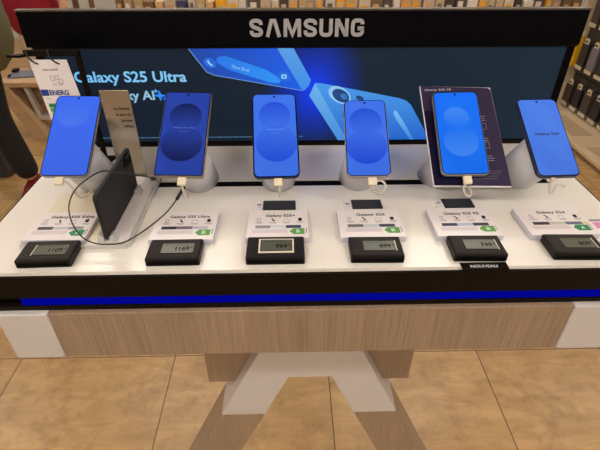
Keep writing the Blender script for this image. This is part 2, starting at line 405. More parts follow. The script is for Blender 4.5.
S_ = [sm([(1, .72), (.97, .88), (.75, 1), (.25, 1), (.03, .88), (.03, .72), (.22, .58), (.78, .42), (.97, .28), (.97, .12), (.75, 0), (.25, 0), (.03, .12), (0, .30)])]
U_ = [sm([(0, 1.13), (0, .5), (0, .2), (.2, 0), (.8, 0), (1, .2), (1, .5), (1, 1.13)])]
G_ = [sm([(1, .74), (.97, .9), (.78, 1), (.25, 1), (.03, .86), (0, .5), (.03, .14), (.25, 0), (.76, 0), (.98, .12), (1, .3), (1, .42)]), [(1.15, .44), (.52, .44)]]
A_ = [[(0, -.15), (.36, 1.0), (.64, 1.0), (1, -.15)]]
M_ = [[(0, -.15), (.02, 1.0), (.14, 1.0), (.5, .02), (.86, 1.0), (.98, 1.0), (1, -.15)]]
N_ = [[(0, -.15), (0, 1.0), (.14, 1.0), (.86, 0), (1, 0), (1, 1.15)]]
xl = -.1015
for w_, L_ in ((.0238, S_), (.0278, A_), (.0318, M_), (.0238, S_), (.0236, U_), (.0240, N_), (.0236, G_)):
    letter(xl, w_, L_); xl += w_+.0045
lt = lpart('brand_letters', bm, M['letters'])
lt['label'] = 'large silver brand lettering'

# ------------------------------------------------------------------ phones on their stands
def RM(yaw, tilt, roll): return Matrix.Rotation(radians(yaw), 4, 'Z') @ Matrix.Rotation(radians(tilt), 4, 'X') @ Matrix.Rotation(radians(roll), 4, 'Z')
PH = [
 dict(n='edge', w=.0756, h=.1582, t=.0058, r=.008, ypr=(3.0, 32.0, -2.3), p=(-.3907, .1624, .0593), fr=(150, 150, 155), base=(60, 104, 234), deep=(84, 132, 245), lit=(66, 112, 240),
      circ=[(-.004, .121, .0265, .55, -1)], label='phone with a plain bright blue screen beside the standing dark phone and energy label', lines=None),
 dict(n='ultra', w=.0776, h=.1628, t=.0082, r=.003, ypr=(.2, 31.9, -1.8), p=(-.2063, .1477, .0655), fr=(150, 140, 128), base=(34, 62, 158), deep=(3, 10, 62), lit=(46, 84, 184),
      circ=[(0, .112, .0265, .95, 1.2), (-.001, .060, .0335, 1.0, -1.2)], label='squared-off phone with a dark blue screen, the darkest one of the row', lines=('Galaxy S25 Ultra', (.088, .036, .0035), (78, 104, 196))),
 dict(n='plus', w=.0758, h=.1584, t=.0073, r=.009, ypr=(4.2, 36.0, -1.6), p=(-.0535, .1656, .0516), fr=(26, 38, 80), base=(60, 112, 230), deep=(4, 60, 214), lit=(76, 126, 236),
      circ=[(0, .115, .0265, .8, 1.2), (.001, .062, .034, .85, -1.2)], label='phone with mid blue screen and navy rim, third phone from the left', lines=('Galaxy S25+', (.086, .030, .0035), (84, 136, 240))),
 dict(n='s25', w=.0705, h=.1469, t=.0072, r=.009, ypr=(-4.8, 31.7, 2.9), p=(.0908, .1403, .0656), fr=(176, 170, 178), base=(60, 110, 230), deep=(3, 58, 212), lit=(82, 132, 238),
      circ=[(-.0005, .103, .0265, .8, 1.2), (-.001, .055, .0325, .9, -1.2)], label='small phone with mid blue screen and silver rim in front of the poster camera picture', lines=None),
 dict(n='fe', w=.0766, h=.1613, t=.0074, r=.009, ypr=(-5.4, 33.4, 3.1), p=(.2486, .1545, .0588), fr=(176, 170, 168), base=(14, 108, 240), deep=(86, 156, 248), lit=(40, 130, 248),
      circ=[(-.003, .108, .021, .6, 1.2), (-.0005, .062, .028, .55, -1.2)], label='phone with bright azure screen standing before the purple card', lines=None),
 dict(n='s24', w=.0706, h=.147, t=.0076, r=.009, ypr=(5.8, 32.8, -1.9), p=(.3885, .1355, .0650), fr=(60, 60, 86), base=(72, 120, 226), deep=(84, 140, 240), lit=(98, 150, 238),
      circ=[], label='phone with plain light blue screen and small dark title, rightmost of the row', lines=('Galaxy S24', (.074, .041, .0062), (6, 10, 34))),
]
for d in PH:
    n, w, h, t, r = d['n'], d['w'], d['h'], d['t'], d['r']
    R3 = RM(*d['ypr']); P0 = Vector(d['p'])
    root = thing('smartphone', d['label'], 'phone', P0, 'demo phones on their stands', rot=R3.to_euler())
    # body with rounded corners, chamfered front and back edges
    bm = BM(); e_ = .0012
    o1 = rrect(-w/2+e_, w/2-e_, e_, h-e_, r); o2 = rrect(-w/2, w/2, 0, h, r+e_*.6)
    rings = []
    for (out, z) in ((o1, 0), (o2, -e_), (o2, -t+e_), (o1, -t)):
        rings.append([bm.verts.new((p[0], p[1], z)) for p in out])
    bm.faces.new(rings[0]); bm.faces.new(list(reversed(rings[-1])))
    for A, B in zip(rings, rings[1:]):
        for i in range(len(A)): bm.faces.new((A[i], B[i], B[(i+1) % len(A)], A[(i+1) % len(A)]))
    obj('body', bm, mat(n+'_rim', d['fr'], .3, metal=.5), root)
    bm = BM(); prism_xy(bm, rrect(-w/2+.0011, w/2-.0011, .0011, h-.0011, r), -.0001, .0003); obj('bezel', bm, M['blk_glass'], root)
    bm = BM(); prism_xy(bm, rrect(-w/2+.0024, w/2-.0024, .0024, h-.0024, max(r-.0015, .002)), .0003, .0006)
    scr = obj('screen', bm, screen_mat(n+'_wallpaper', d['base'], d['deep'], d['circ'], d['lit'], h=h), root)
    bm = BM(); prism_xy(bm, ellipse(0, h-.0065, .0019, .0019, 14), .0006, .0008); obj('front_camera', bm, M['black_deep'], root)
    for (b0, b1) in ((.098, .116), (.078, .088)):
        bm = BM(); box(bm, w/2-.0003, w/2+.0006, b0/.158*h, b1/.158*h, -t*.65, -t*.35); obj('side_button', bm, mat(n+'_button', d['fr'], .3, metal=.5), root, bevel=.0002)
    for i, (lx, ly, lr) in enumerate(((w*.26, h-.018, .008), (w*.26, h-.040, .008), (w*.26, h-.062, .008))):
        bm = BM(); prism_xy(bm, ellipse(lx, ly, lr, lr, 20), -t-.002, -t); obj('rear_camera', bm, M['blk_glass'], root)
    if d['lines']:
        s, (yy, W, H), c = d['lines']
        text('screen_title', s, mat(n+'_title', (10, 10, 10), .5, emis=1., ergb=c, vary=0), scr, W, H, FXY(-W/2, yy, .0006), .0001, bold=.02)
        if n != 's24': text('screen_subtitle', 'Galaxy AI', mat(n+'_subtitle', (10, 10, 10), .5, emis=1., ergb=c, vary=0), scr, .014, .0022, FXY(-.007, yy-.007, .0006), .0001)
    # stand: a round column square to the phone's back, cut level with the table
    st = thing('phone_stand', None, 'phone stand', (P0.x, .25, 0), 'white round phone stands')
    st['label'] = 'round frosted white stand under ' + {'edge': 'the leftmost phone, beside the bronze plate', 'ultra': 'the dark squared-off phone', 'plus': 'the navy rimmed third phone', 's25': 'the small silver rimmed fourth phone', 'fe': 'the azure screen phone and purple card', 's24': 'the rightmost phone, broadly visible at its left'}[n]
    off = -.016 if n == 'fe' else 0
    if n == 'fe': off = -.014
    bm = BM(); C0 = R3 @ Vector((0, .055, -t-.0012+off)) + P0; ax = R3 @ Vector((0, 0, -1)); ux = R3 @ Vector((1, 0, 0)); uy = R3 @ Vector((0, 1, 0))
    RR = .0375; NN = 40; a = []; b_ = []
    for i in range(NN):
        th = 2*pi*i/NN; p = C0+ux*RR*.80*cos(th)+uy*RR*1.05*sin(th); qd = Vector((P0.x+(.031 if n != 'fe' else .042)*cos(th)+{'edge': .017, 'ultra': .013, 's25': -.003, 'fe': -.004, 's24': -.013}.get(n, 0), .2525-.047*-sin(th), .0004))
        a.append(bm.verts.new(p-Vector(st.location))); b_.append(bm.verts.new(qd-Vector(st.location)))
    bm.faces.new(a); bm.faces.new(list(reversed(b_)))
    for i in range(NN):
        f = bm.faces.new((a[i], b_[i], b_[(i+1) % NN], a[(i+1) % NN])); f.smooth = True
    obj('column', bm, M['stand'], st)
    # plug and cable
    pl = thing('charging_plug', None, 'plug', R3 @ Vector((0, 0, -t/2)) + P0, 'plugs under the phones', rot=R3.to_euler())
    off_x = {'edge': -.006, 'ultra': .006, 'plus': .002, 's25': .005, 'fe': .002, 's24': -.012}[n]
    sz = .0135 if n != 's24' else .007
    pc = M['plug'] if n != 's24' else M['cable_w']
    bm = BM(); box(bm, off_x-sz/2, off_x+sz/2, -sz-.0004, -.0004, -.003, .003); obj('plug_body', bm, pc, pl, bevel=.0012)
    def L(x, y, z): return (off_x+x, y, z)
    if n == 's25': path = [L(.006, -.006, -.002), L(.013, -.005, -.001), L(.019, -.010, -.002), L(.019, -.018, -.004), L(.012, -.023, -.006), L(.004, -.020, -.008), L(-.001, -.013, -.012)]
    elif n == 'fe': path = [L(-.003, -.013, 0), L(-.0075, -.021, -.001), L(-.006, -.030, -.003), L(0, -.034, -.004), L(.005, -.029, -.006), L(.005, -.018, -.010), L(.003, -.010, -.014)]
    elif n == 's24': path = [L(0, -.005, 0), L(-.004, -.012, -.004), L(-.003, -.021, -.010), L(.004, -.019, -.012), L(.009, -.010, -.009), L(.017, -.009, -.008), L(.025, -.011, -.009)]
    elif n == 'edge': path = [L(.006, -.006, -.002), L(.014, -.010, -.010), L(.024, -.024, -.022), L(.032, -.018, -.030), L(.038, -.006, -.034)]
    elif n == 'ultra': path = [L(0, -.013, 0), L(.003, -.022, -.008), L(.006, -.026, -.016), L(.004, -.012, -.030)]
    else: path = [L(.001, -.013, 0), L(.002, -.022, -.010), L(.002, -.024, -.018), L(.001, -.010, -.030)]
    path = [Vector(p) for p in path]
    bm = BM(); tube(bm, path, .0018, 8); obj('cable', bm, M['cable_w'], pl)
    pl['label'] = {'edge': 'small cream plug under the leftmost phone, cable bending down to the right', 'ultra': 'cream plug under the dark squared-off phone', 'plus': 'cream plug centred under the navy rimmed phone', 's25': 'cream plug with a round cable loop at its right, under the small fourth phone', 'fe': 'cream plug with a hanging white loop in front of the purple card', 's24': 'curled pale grey cable under the rightmost phone'}[n]
    if n == 'fe':
        pc_ = thing('info_card', 'purple and navy printed card behind the azure screen phone', 'card', P0, rot=R3.to_euler())
        zc = -t-.0045
        q = FE_CARD if 'FE_CARD' in globals() else [(-.0501, -.0133), (.0735, -.0160), (.0671, .1779), (-.0550, .1843)]
        bm = BM(); prism_xy(bm, q, zc-.003, zc-.0003); obj('backing', bm, M['card'], pc_)
        (ax0, ay0), (bx0, by0), (cx0, cy0), (dx0, dy0) = q
        bm = BM(); m_ = .0013; prism_xy(bm, [(ax0+m_, ay0+m_), (bx0-.0002, by0+m_), (cx0-.0002, cy0-.006), (cx0-.003, cy0-.0012), (cx0-.010, cy0-.0002), (dx0+m_, dy0-.0003)], zc-.0003, zc); obj('print', bm, M['purple'], pc_)
        bm = BM(); prism_xy(bm, [(ax0+m_, ay0+m_), (.006, ay0+m_), (.010, .128), (-.0512, .132)], zc, zc+.0002); o = obj('print_panel', bm, M['navy'], pc_); o['label'] = 'navy lower left part of the card'
        text('card_title', 'Galaxy S25 FE', M['txt_white'], pc_, .046, .0050, FXY(dx0+.008, dy0-.012, zc), .0002)
        rr = random.Random(4)
        for (yy, nl) in ((.118, 3), (.074, 2), (.040, 3)):
            bm = BM()
            for i in range(nl): box(bm, w/2+.003, w/2+.003+rr.uniform(.007, .013), yy-i*.0042, yy-i*.0042+.0010, zc, zc+.0003)
            obj('caption_lines', bm, M['soft_white'], pc_)
        for yy in (.092, .055):
            bm = BM(); a_ = w/2+.004
            for (u0, u1, v0, v1) in ((a_, a_+.007, yy, yy+.0006), (a_, a_+.007, yy+.012, yy+.0126), (a_, a_+.0006, yy, yy+.012), (a_+.0064, a_+.007, yy, yy+.012)): box(bm, u0, u1, v0, v1, zc, zc+.0003)
            obj('phone_pictogram', bm, M['soft_white'], pc_)
        bm = BM()
        for i in range(4): box(bm, .014, .062-.003*i, .002-i*.0045+.010, .0028-i*.0045+.010, zc, zc+.0003)
        obj('small_print', bm, mat('faint_print', (104, 96, 120), .5), pc_)

# ------------------------------------------------------------------ spec cards, tags
CARDS = [('Galaxy S25 Edge', -.379, 'A', (64, 60, 66), (196, 196, 200), (150, 150, 160), 'beside the standing dark phone', .092),
         ('Galaxy S25 Ultra', -.1935, 'B', (36, 36, 46), (120, 110, 120), (190, 190, 205), 'in front of the dark squared-off phone', .095),
         ('Galaxy S25+', -.052, 'B', (150, 148, 150), (205, 215, 225), (38, 50, 82), 'in front of the navy rimmed phone', .094),
         ('Galaxy S25', .090, 'B', (118, 116, 120), (200, 212, 216), (44, 54, 84), 'in front of the small fourth phone', .098),
         ('Galaxy S25 FE', .2345, 'B', (40, 50, 84), (180, 194, 222), (46, 44, 56), 'in front of the azure screen phone', .098),
         ('Galaxy S24', .3775, 'A', (46, 46, 58), (200, 196, 186), (96, 104, 134), 'at the right end of the table', .103)]
HT = .0098
for i, (s, cx, gr, c1, c2, c3, lab, cw) in enumerate(CARDS):
    zb = .0065 if i == 0 else .0003
    y0, y1 = .0575, .1310
    rt = thing('spec_card', 'white block card titled '+s.replace('Galaxy ', '')+', green arrow '+gr+', '+lab, 'card', (cx, y0, zb), 'spec cards along the table')
    W = cw; D = y1-y0; h = HT-(.004 if i == 0 else 0)
    bm = BM(); box(bm, -W/2, W/2, 0, D, 0, h-.0006); obj('block', bm, M['card_side'], rt, bevel=.0006)
    bm = BM(); box(bm, -W/2+.0005, W/2-.0005, .0005, D-.0005, h-.0006, h); obj('sheet', bm, M['card'], rt)
    tw = {0: .066, 1: .062, 2: .046, 3: .045, 4: .056, 5: .046}[i]
    text('card_title', s, M['ink'], rt, tw, .0085, FXY(-tw/2+(.008 if i == 0 else .004), D-.0190, h), .0002, bold=.018)
    for kx in range(4):      # pictogram row
        x = -W*.33+kx*W*.225+.002
        bm = BM()
        if kx == 0:
            for (a, b_, c, d) in ((-.003, -.002, 0, .009), (.001, .002, 0, .009), (-.003, .002, .0082, .009), (-.003, .002, 0, .0008)): box(bm, x+a, x+b_, .0440+c, .0440+d, h, h+.0002)
        elif kx == 1: prism_xy(bm, [(x-.003, .0525), (x, .0520), (x+.001, .0485), (x+.003, .0470), (x+.003, .0440), (x, .0445), (x-.0005, .0485)], h, h+.0002)
        elif kx == 2:
            for a in range(8):
                ang = a*pi/7; box(bm, x+.0045*cos(ang)-.0006, x+.0045*cos(ang)+.0006, .0465+.004*sin(ang)-.0006, .0465+.004*sin(ang)+.0006, h, h+.0002)
        else: prism_xy(bm, rrect(x-.0028, x+.0028, .0445, .0525, .0008), h, h+.0002)
        obj('pictogram', bm, M['ink'] if kx in (1, 3) else M['ink_soft'], rt)
        bm = BM(); box(bm, x-.006, x+.006, .0410, .0420, h, h+.0002); box(bm, x-.004, x+.005, .0385, .0393, h, h+.0002); obj('caption_lines', bm, M['ink_soft'], rt)
    xs = -W*.36; L3 = W*.74/3
    for kx, c in enumerate((c1, c2, c3)):
        bm = BM(); box(bm, xs+kx*L3, xs+(kx+1)*L3-.0003,  .0258, .0332, h, h+.0002); obj('colour_bar', bm, mat('bar_colour', c, .5), rt)
    if i == 5:
        bm = BM(); box(bm, xs+3*L3, xs+3.35*L3,  .0258, .0332, h, h+.0002); obj('colour_bar', bm, mat('bar_colour', (222, 206, 170), .5), rt)
    bm = BM(); box(bm, -W*.40, W*.16, .0140, .0232, h, h+.0002); obj('print_strip', bm, mat('strip_tint', (216, 208, 216), .5, vary=.12, vscale=400), rt)
    gm = M['green_a'] if gr == 'A' else M['green_b']
    x0 = W*.19; x1 = W*.43; bm = BM()
    prism_xy(bm, [(x0, .0175), (x0+.006, .0100), (x1, .0100), (x1, .0245), (x0+.006, .0245)], h, h+.0003); obj('energy_arrow', bm, gm, rt)
    text('arrow_letter', gr, M['txt_white'], rt, .0055, .0075, FXY((x0+x1)/2-.001, .0135, h+.0003), .0002, bold=.02)
    bm = BM()
    for kk in range(4): box(bm, x1+.002, x1+.0034, .013+kk*.0035, .0150+kk*.0035, h, h+.0002)
    obj('arrow_side_note', bm, M['ink'], rt)

TAGS = [(-.3725, '1109', 1.5, 'leftmost of the six tags'), (-.1960, '1169', .5, 'in front of the S25 Ultra card'), (-.0540, '969', 0, 'its window framed by cream tape'),
        (.0885, '899', -.6, 'in front of the S25 card'), (.2330, '749', -1.2, 'behind the small black strip on the table edge'), (.3745, '809', -1.5, 'rightmost, against the S24 card')]
for i, (cx, num, rz, lab) in enumerate(TAGS):
    w = .0745 if i != 2 else .082; d = .046 if i != 2 else .049; h = .0135
    rt = thing('price_tag', 'black electronic price tag reading '+num+', '+lab, 'price tag', (cx, .0085, .0003), 'electronic price tags', rot=(0, 0, radians(rz)))
    bm = BM(); box(bm, -w/2, w/2, 0, d, 0, h); obj('case', bm, M['ptag'], rt, bevel=.0022, seg=3)
    bm = BM(); box(bm, -w/2+.003, w/2-.003, -.0003, .002, .003, h-.005); obj('front_groove', bm, M['black_deep'], rt)
    if i != 2:
        bm = BM(); box(bm, -w/2+.003, w/2-.003, .004, d-.003, h-.0002, h+.0002); obj('face_film', bm, M['ptag_face'], rt)
    if i == 2:
        bm = BM(); box(bm, -.024, .026, .010, .042, h, h+.0006); obj('tape_frame', bm, M['tape'], rt)
    zt = h+(.0006 if i == 2 else .0002)
    lx0, lx1, ly0, ly1 = ((-.0205, .0225, .0145, .0385) if i == 2 else (-.018, .027, .0125, .034))
    bm = BM(); box(bm, lx0-.001, lx1+.001, ly0-.001, ly1+.001, zt, zt+.0003); obj('window_rim', bm, M['black_matt'], rt)
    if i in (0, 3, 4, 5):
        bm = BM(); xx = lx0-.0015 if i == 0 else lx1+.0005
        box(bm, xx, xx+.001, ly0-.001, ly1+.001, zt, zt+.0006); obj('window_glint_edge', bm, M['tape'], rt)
    bm = BM(); box(bm, lx0, lx1, ly0, ly1, zt+.0003, zt+.0005); obj('display', bm, M['lcd'], rt)
    nw = .0195 if len(num) == 4 else .0165
    text('digits', num, M['lcd_ink'], rt, nw, .0085, FXY(lx1-nw-.006, ly0+.0055, zt+.0005), .0001, bold=.03)
    text('currency', '€', M['lcd_ink'], rt, .003, .0045, FXY(lx1-.0045, ly0+.010, zt+.0005), .0001, bold=.01)
    bm = BM()
    for kk in range(6): box(bm, lx0+.004+kk*.0055, lx0+.0075+kk*.0055, ly1-.004, ly1-.0033, zt+.0005, zt+.0006)
    obj('display_lines', bm, M['lcd_ink'], rt)

for (cx, lab, ww) in ((-.0505, 'behind the S25+ card', .054), (.0950, 'behind the S25 card', .050), (.2485, 'behind the S25 FE card', .050)):
    rt = thing('dark_label', 'small slate coloured label lying on the white table, '+lab, 'label', (cx, .148, .0003), 'slate labels behind the cards')
    bm = BM(); box(bm, -ww/2, ww/2, 0, .0265, 0, .0022); obj('plate', bm, M['slate'], rt, bevel=.0004)
    bm = BM(); box(bm, -ww/2-.013, -ww/2-.001, .0, .0265, 0, .0012); o = obj('sticker', bm, M['card'], rt); o['label'] = 'pale sticker beside the dark plate'
    bm = BM(); box(bm, -ww/2-.010, -ww/2-.0035, .006, .007, .0012, .0014); box(bm, -ww/2-.0105, -ww/2-.0035, .012, .018, .0012, .0014); obj('sticker_print', bm, M['ink_soft'], rt)

nv = thing('new_sign', 'little black strip with white word NOUVEAU on the table edge', 'sign', (.236, -.0055, .0), None)
bm = BM(); box(bm, -.0325, .0325, 0, .0125, .0003, .0012); box(bm, -.0325, .0325, -.0008, 0, -.006, .0012); obj('strip', bm, M['black_matt'], nv)
text('word', 'NOUVEAU', M['txt_white'], nv, .038, .0055, FXY(-.020, .0015, .0012), .0002, bold=.02)

ec = thing('leaflet', 'small white leaflet with pink and orange print at the right table edge', 'leaflet', (.4625, .066, .0003))
bm = BM(); box(bm, -.026, .026, 0, .045, 0, .0012); obj('sheet', bm, M['card'], ec)
bm = BM(); box(bm, -.020, .02, .018, .034, .0012, .0014); obj('pink_patch', bm, mat('pink_print', (222, 140, 190), .5), ec)
bm = BM(); box(bm, -.014, .012, .004, .016, .0012, .0014); obj('orange_patch', bm, mat('orange_print', (240, 150, 60), .5), ec)
bm = BM(); box(bm, -.022, .02, .040, .0415, .0012, .0014); box(bm, -.022, .01, .0375, .0385, .0012, .0014); obj('text_lines', bm, M['ink'], ec)

# ------------------------------------------------------------------ thin phone shown edge-on in its acrylic tray
tr = thing('acrylic_tray', 'clear acrylic tray with mirrored bronze back plate beside the leftmost phone', 'display tray', (-.35, .157, .0003))
def trp(name, bm, m, bevel=0.): return obj(name, shift(bm, (-.35, .157, .0003)), m, tr, bevel=bevel)
bm = BM(); prism_xy(bm, [(-.425, .056), (-.272, .056), (-.272, .258), (-.340, .258), (-.340, .203), (-.422, .203)], .0003, .0052); trp('base_plate', bm, M['champagne'], .0006)
bm = BM(); box(bm, -.2718, -.2665, .054, .258, .0003, .0065); box(bm, -.425, -.2718, .0500, .0558, .0003, .0065); trp('clear_edge', bm, M['clear'], .0006)
bm = BM(); box(bm, -.318, -.2725, .060, .256, .0053, .0066); o = trp('pale_strip', bm, M['card']); o['label'] = 'white strip along the tray floor'
bm = BM(); box(bm, -.343, -.295, .262, .265, .001, .163); bp = trp('back_plate', bm, M['bronze'], .0008)
bp['label'] = 'upright mirrored bronze plate with four short lines of text'
for kk, s in enumerate(('Le Galaxy', 'le plus fin', 'jamais', 'conçu')):
    W = (.026, .024, .018, .015)[kk]
    text('plate_text', s, M['ink'], bp, W, .0048, Matrix.Translation((.026-W-.004+.012, 1.0, 0)) @ Matrix.Identity(4) if False else FXZ(-.299-W+.35, .262-.157-.0005, .1290-kk*.0105), .0003)
for s in (-1, 1):
    bm = BM(); prism(bm, [(0, 0), (.011, 0), (.007, .013), (.0, .008)], lambda p: (-.3005+s*(.0038+p[0]), .0585, .0067+p[1]), lambda p: (-.3005+s*(.0038+p[0]), .0735, .0067+p[1])); trp('clip', bm, M['clear'])
    bm = BM(); prism(bm, [(0, 0), (.011, 0), (.007, .013), (.0, .008)], lambda p: (-.3005+s*(.0038+p[0]), .190, .0067+p[1]), lambda p: (-.3005+s*(.0038+p[0]), .205, .0067+p[1])); trp('clip', bm, M['clear'])

sl = thing('edge_on_smartphone', 'thin dark grey phone standing on its long side in the acrylic tray', 'phone', (-.3005, .137, .0085))
def slab(bm_, x0, x1): prism(bm_, rrect(-.079, .079, 0, .0756, .006), lambda p: (x0, p[0], p[1]), lambda p: (x1, p[0], p[1]))
bm = BM(); slab(bm, -.0030, .0030); obj('body', bm, M['titan'], sl, bevel=.001)
bm = BM(); prism(bm, rrect(-.0775, .0775, .0015, .0741, .005), lambda p: (-.0034, p[0], p[1]), lambda p: (-.0029, p[0], p[1])); obj('screen', bm, M['blk_glass'], sl)
bm = BM(); prism(bm, rrect(.042, .074, .050, .0720, .008), lambda p: (.0030, p[0], p[1]), lambda p: (.0048, p[0], p[1])); cm_ = obj('camera_island', bm, M['blk_glass'], sl)
for yy in (.051, .065):
    bm = BM(); prism(bm, ellipse(yy, .0610, .0050, .0078, 18), lambda p: (.0048, p[0], p[1]), lambda p: (.0058, p[0], p[1])); r_ = obj('lens_ring', bm, M['titan'], cm_)
    bm = BM(); prism(bm, ellipse(yy, .0610, .0042, .0070, 18), lambda p: (.0058, p[0], p[1]), lambda p: (.0060, p[0], p[1])); obj('lens', bm, M['black_deep'], cm_)

cb = thing('black_cable', 'thin black cable looping over the acrylic tray to the dark squared-off phone', 'cable', (-.25, .10, .002))
path = [(-.2035, .149, .040), (-.212, .135, .030), (-.2265, .116, .018), (-.2480, .094, .008), (-.2640, .068, .008), (-.2790, .0525, .0088), (-.3010, .0405, .016), (-.3230, .0445, .022), (-.3395, .0570, .032),
        (-.3510, .0750, .044), (-.3530, .0900, .057), (-.3440, .1030, .072), (-.3230, .1120, .086), (-.3020, .1100, .096), (-.2840, .1060, .096), (-.2620, .1080, .092), (-.2500, .1130, .086), (-.2420, .1260, .076), (-.2420, .1400, .066)]
bm = BM(); tube(bm, [Vector(p)-Vector((-.25, .10, .002)) for p in path], .0010, 8); obj('cord', bm, M['cable_k'], cb)
bm = BM(); tube(bm, [Vector(p)-Vector((-.25, .10, .002)) for p in ((-.2005, .1535, .0435), (-.2035, .149, .040), (-.2115, .1355, .0305))], .0026, 8, smooth=False); obj('plug', bm, M['cable_k'], cb)
bm = BM(); tube(bm, [Vector(p)-Vector((-.25, .10, .002)) for p in ((-.2420, .1330, .0700), (-.2415, .1430, .0640))], .0034, 8, smooth=False); obj('end_clip', bm, M['cable_k'], cb)

# ------------------------------------------------------------------ energy label on its holder
eh = thing('label_holder', 'thin black pole with horizontal arm beside the poster, carrying the energy label', 'label holder', (-.396, .340, 0))
def ehp(name, bm, m, bevel=0.): return obj(name, shift(bm, (-.396, .340, 0)), m, eh, bevel=bevel)
bm = BM(); box(bm, -.4005, -.3915, .338, .344, .0, .206); ehp('pole', bm, M['black_matt'], .0008)
bm = BM(); box(bm, -.484, -.3915, .333, .3385, .1985, .2085); ehp('arm', bm, M['black_matt'], .0008)
bm = BM(); prism_xy(bm, [(-.411, .348), (-.374, .348), (-.380, .328), (-.391, .328), (-.391, .340), (-.399, .334), (-.403, .334)], .0003, .004); ehp('foot', bm, M['black_matt'])
bm = BM(); prism_xy(bm, [(-.510, .326), (-.482, .338), (-.472, .334), (-.486, .322)], .199, .203); ehp('end_clamp', bm, M['black_matt'])
el = thing('energy_label', 'white energy label card hanging from two black ties, coloured rating bars at its left', 'label', (-.44, .330, .066))
def elp(name, bm, m, bevel=0.): return obj(name, shift(bm, (-.44, .330, .066)), m, el, bevel=bevel)
bm = BM(); prism_xz(bm, [(-.4765, .194), (-.4125, .194), (-.3990, .060), (-.4700, .060)], .3300, .3308); elp('card', bm, M['card'])
text('card_title', 'Galaxy S25 FE', M['ink'], el, .026, .0038, FXZ(-.458+.44, -.0003, .175-.066), .0002)
bm = BM()
for (u, v, a, b_) in ((-.449, .158, .006, .009), (-.440, .160, .005, .007), (-.447, .150, .014, .0035), (-.436, .152, .006, .008)):
    for (c0, c1, d0, d1) in ((u, u+a, v, v+.0005), (u, u+a, v+b_, v+b_+.0005), (u, u+.0005, v, v+b_), (u+a, u+a+.0005, v, v+b_)): box(bm, c0, c1, .3295, .3300, d0, d1)
elp('outline_drawing', bm, M['ink_soft'])
bm = BM(); box(bm, -.4730, -.4600, .3295, .3300, .1315, .1425); elp('flag_square', bm, mat('flag_blue', (28, 60, 150), .5))
text('energy_word', 'ENERG', mat('energy_ink', (40, 66, 140), .5), el, .034, .0092, FXZ(-.4585+.44, -.0003, .1325-.066), .0002, bold=.03)
cols = ((0, 140, 84), (72, 176, 92), (160, 200, 70), (236, 226, 50), (244, 180, 50), (236, 120, 50), (222, 60, 50))
for kk, c in enumerate(cols):
    zz = .110-kk*.0080; L_ = .014+.0032*kk; xl = -.4665+.0004*kk
    bm = BM(); prism_xz(bm, [(xl, zz), (xl+L_, zz), (xl+L_+.003, zz+.0035), (xl+L_, zz+.007), (xl, zz+.007)], .3296, .3300); elp('rating_bar', bm, mat('rating_colour', c, .5))
bm = BM(); box(bm, -.4680, -.4580, .3296, .3300, .1265, .1275); elp('caption_lines', bm, M['ink_soft'])
for xx in (-.474, -.438):
    bm = BM(); tube(bm, [(xx-.001, .3325, .210), (xx-.002, .329, .206), (xx+.001, .326, .198), (xx+.006, .3275, .191), (xx+.011, .330, .187), (xx+.011, .333, .188)], .0013, 8); elp('tie', bm, M['cable_k'])

# ------------------------------------------------------------------ low bench behind, with a tablet
bn = thing('wooden_bench', 'low pale oak display bench with slanted plank legs beyond the table, at the left', 'display bench', (-1.75, 3.05, F))
def bp_(name, bm, m, bevel=0.): return obj(name, shift(bm, (-1.75, 3.05, F)), m, bn, bevel=bevel)
bm = BM(); box(bm, -2.09, -1.30, 2.75, 3.10, -.64, -.605); bp_('seat_board', bm, M['wood_pale'], .004)
bm = BM(); box(bm, -2.02, -1.36, 2.86, 3.00, -.80, -.6405); bp_('apron', bm, M['wood'], .003)
for (yA, yB) in ((2.73, 2.855), (3.01, 3.10)):
    bm = BM(); prism_xz(bm, [(-2.10, -.6405), (-2.01, -.6405), (-1.83, F+.001), (-1.94, F+.001)], yA, yB); bp_('leg', bm, M['wood_pale'], .003)
    bm = BM(); prism_xz(bm, [(-1.30, -.6405), (-1.39, -.6405), (-1.57, F+.001), (-1.46, F+.001)], yA, yB); bp_('leg', bm, M['wood_pale'], .003)
bm = BM(); prism_xz(bm, [(-1.945, -.6405), (-1.915, -.6405), (-1.875, -.86), (-1.50, -.86), (-1.48, -.6405), (-1.45, -.6405), (-1.47, -.90), (-1.905, -.90)], 2.80, 2.84); o = bp_('arch', bm, M['white_panel'], .002); o['label'] = 'white frame between the plank legs'
tt = thing('tablet', 'grey blue tablet lying on the low oak bench', 'tablet', (-1.98, 2.93, -.6048), rot=(0, 0, .18))
bm = BM(); prism_xy(bm, rrect(-.09, .13, -.08, .09, .01), 0, .012); obj('body', bm, mat('tablet_grey', (110, 116, 132), .35), tt, bevel=.002)
bm = BM(); box(bm, -.085, -.045, .03, .09, .0121, .03); obj('holder', bm, M['black_matt'], tt, bevel=.004)
bm = BM(); box(bm, -.085, -.065, -.075, -.035, .0121, .02); obj('clip', bm, M['black_matt'], tt, bevel=.003)

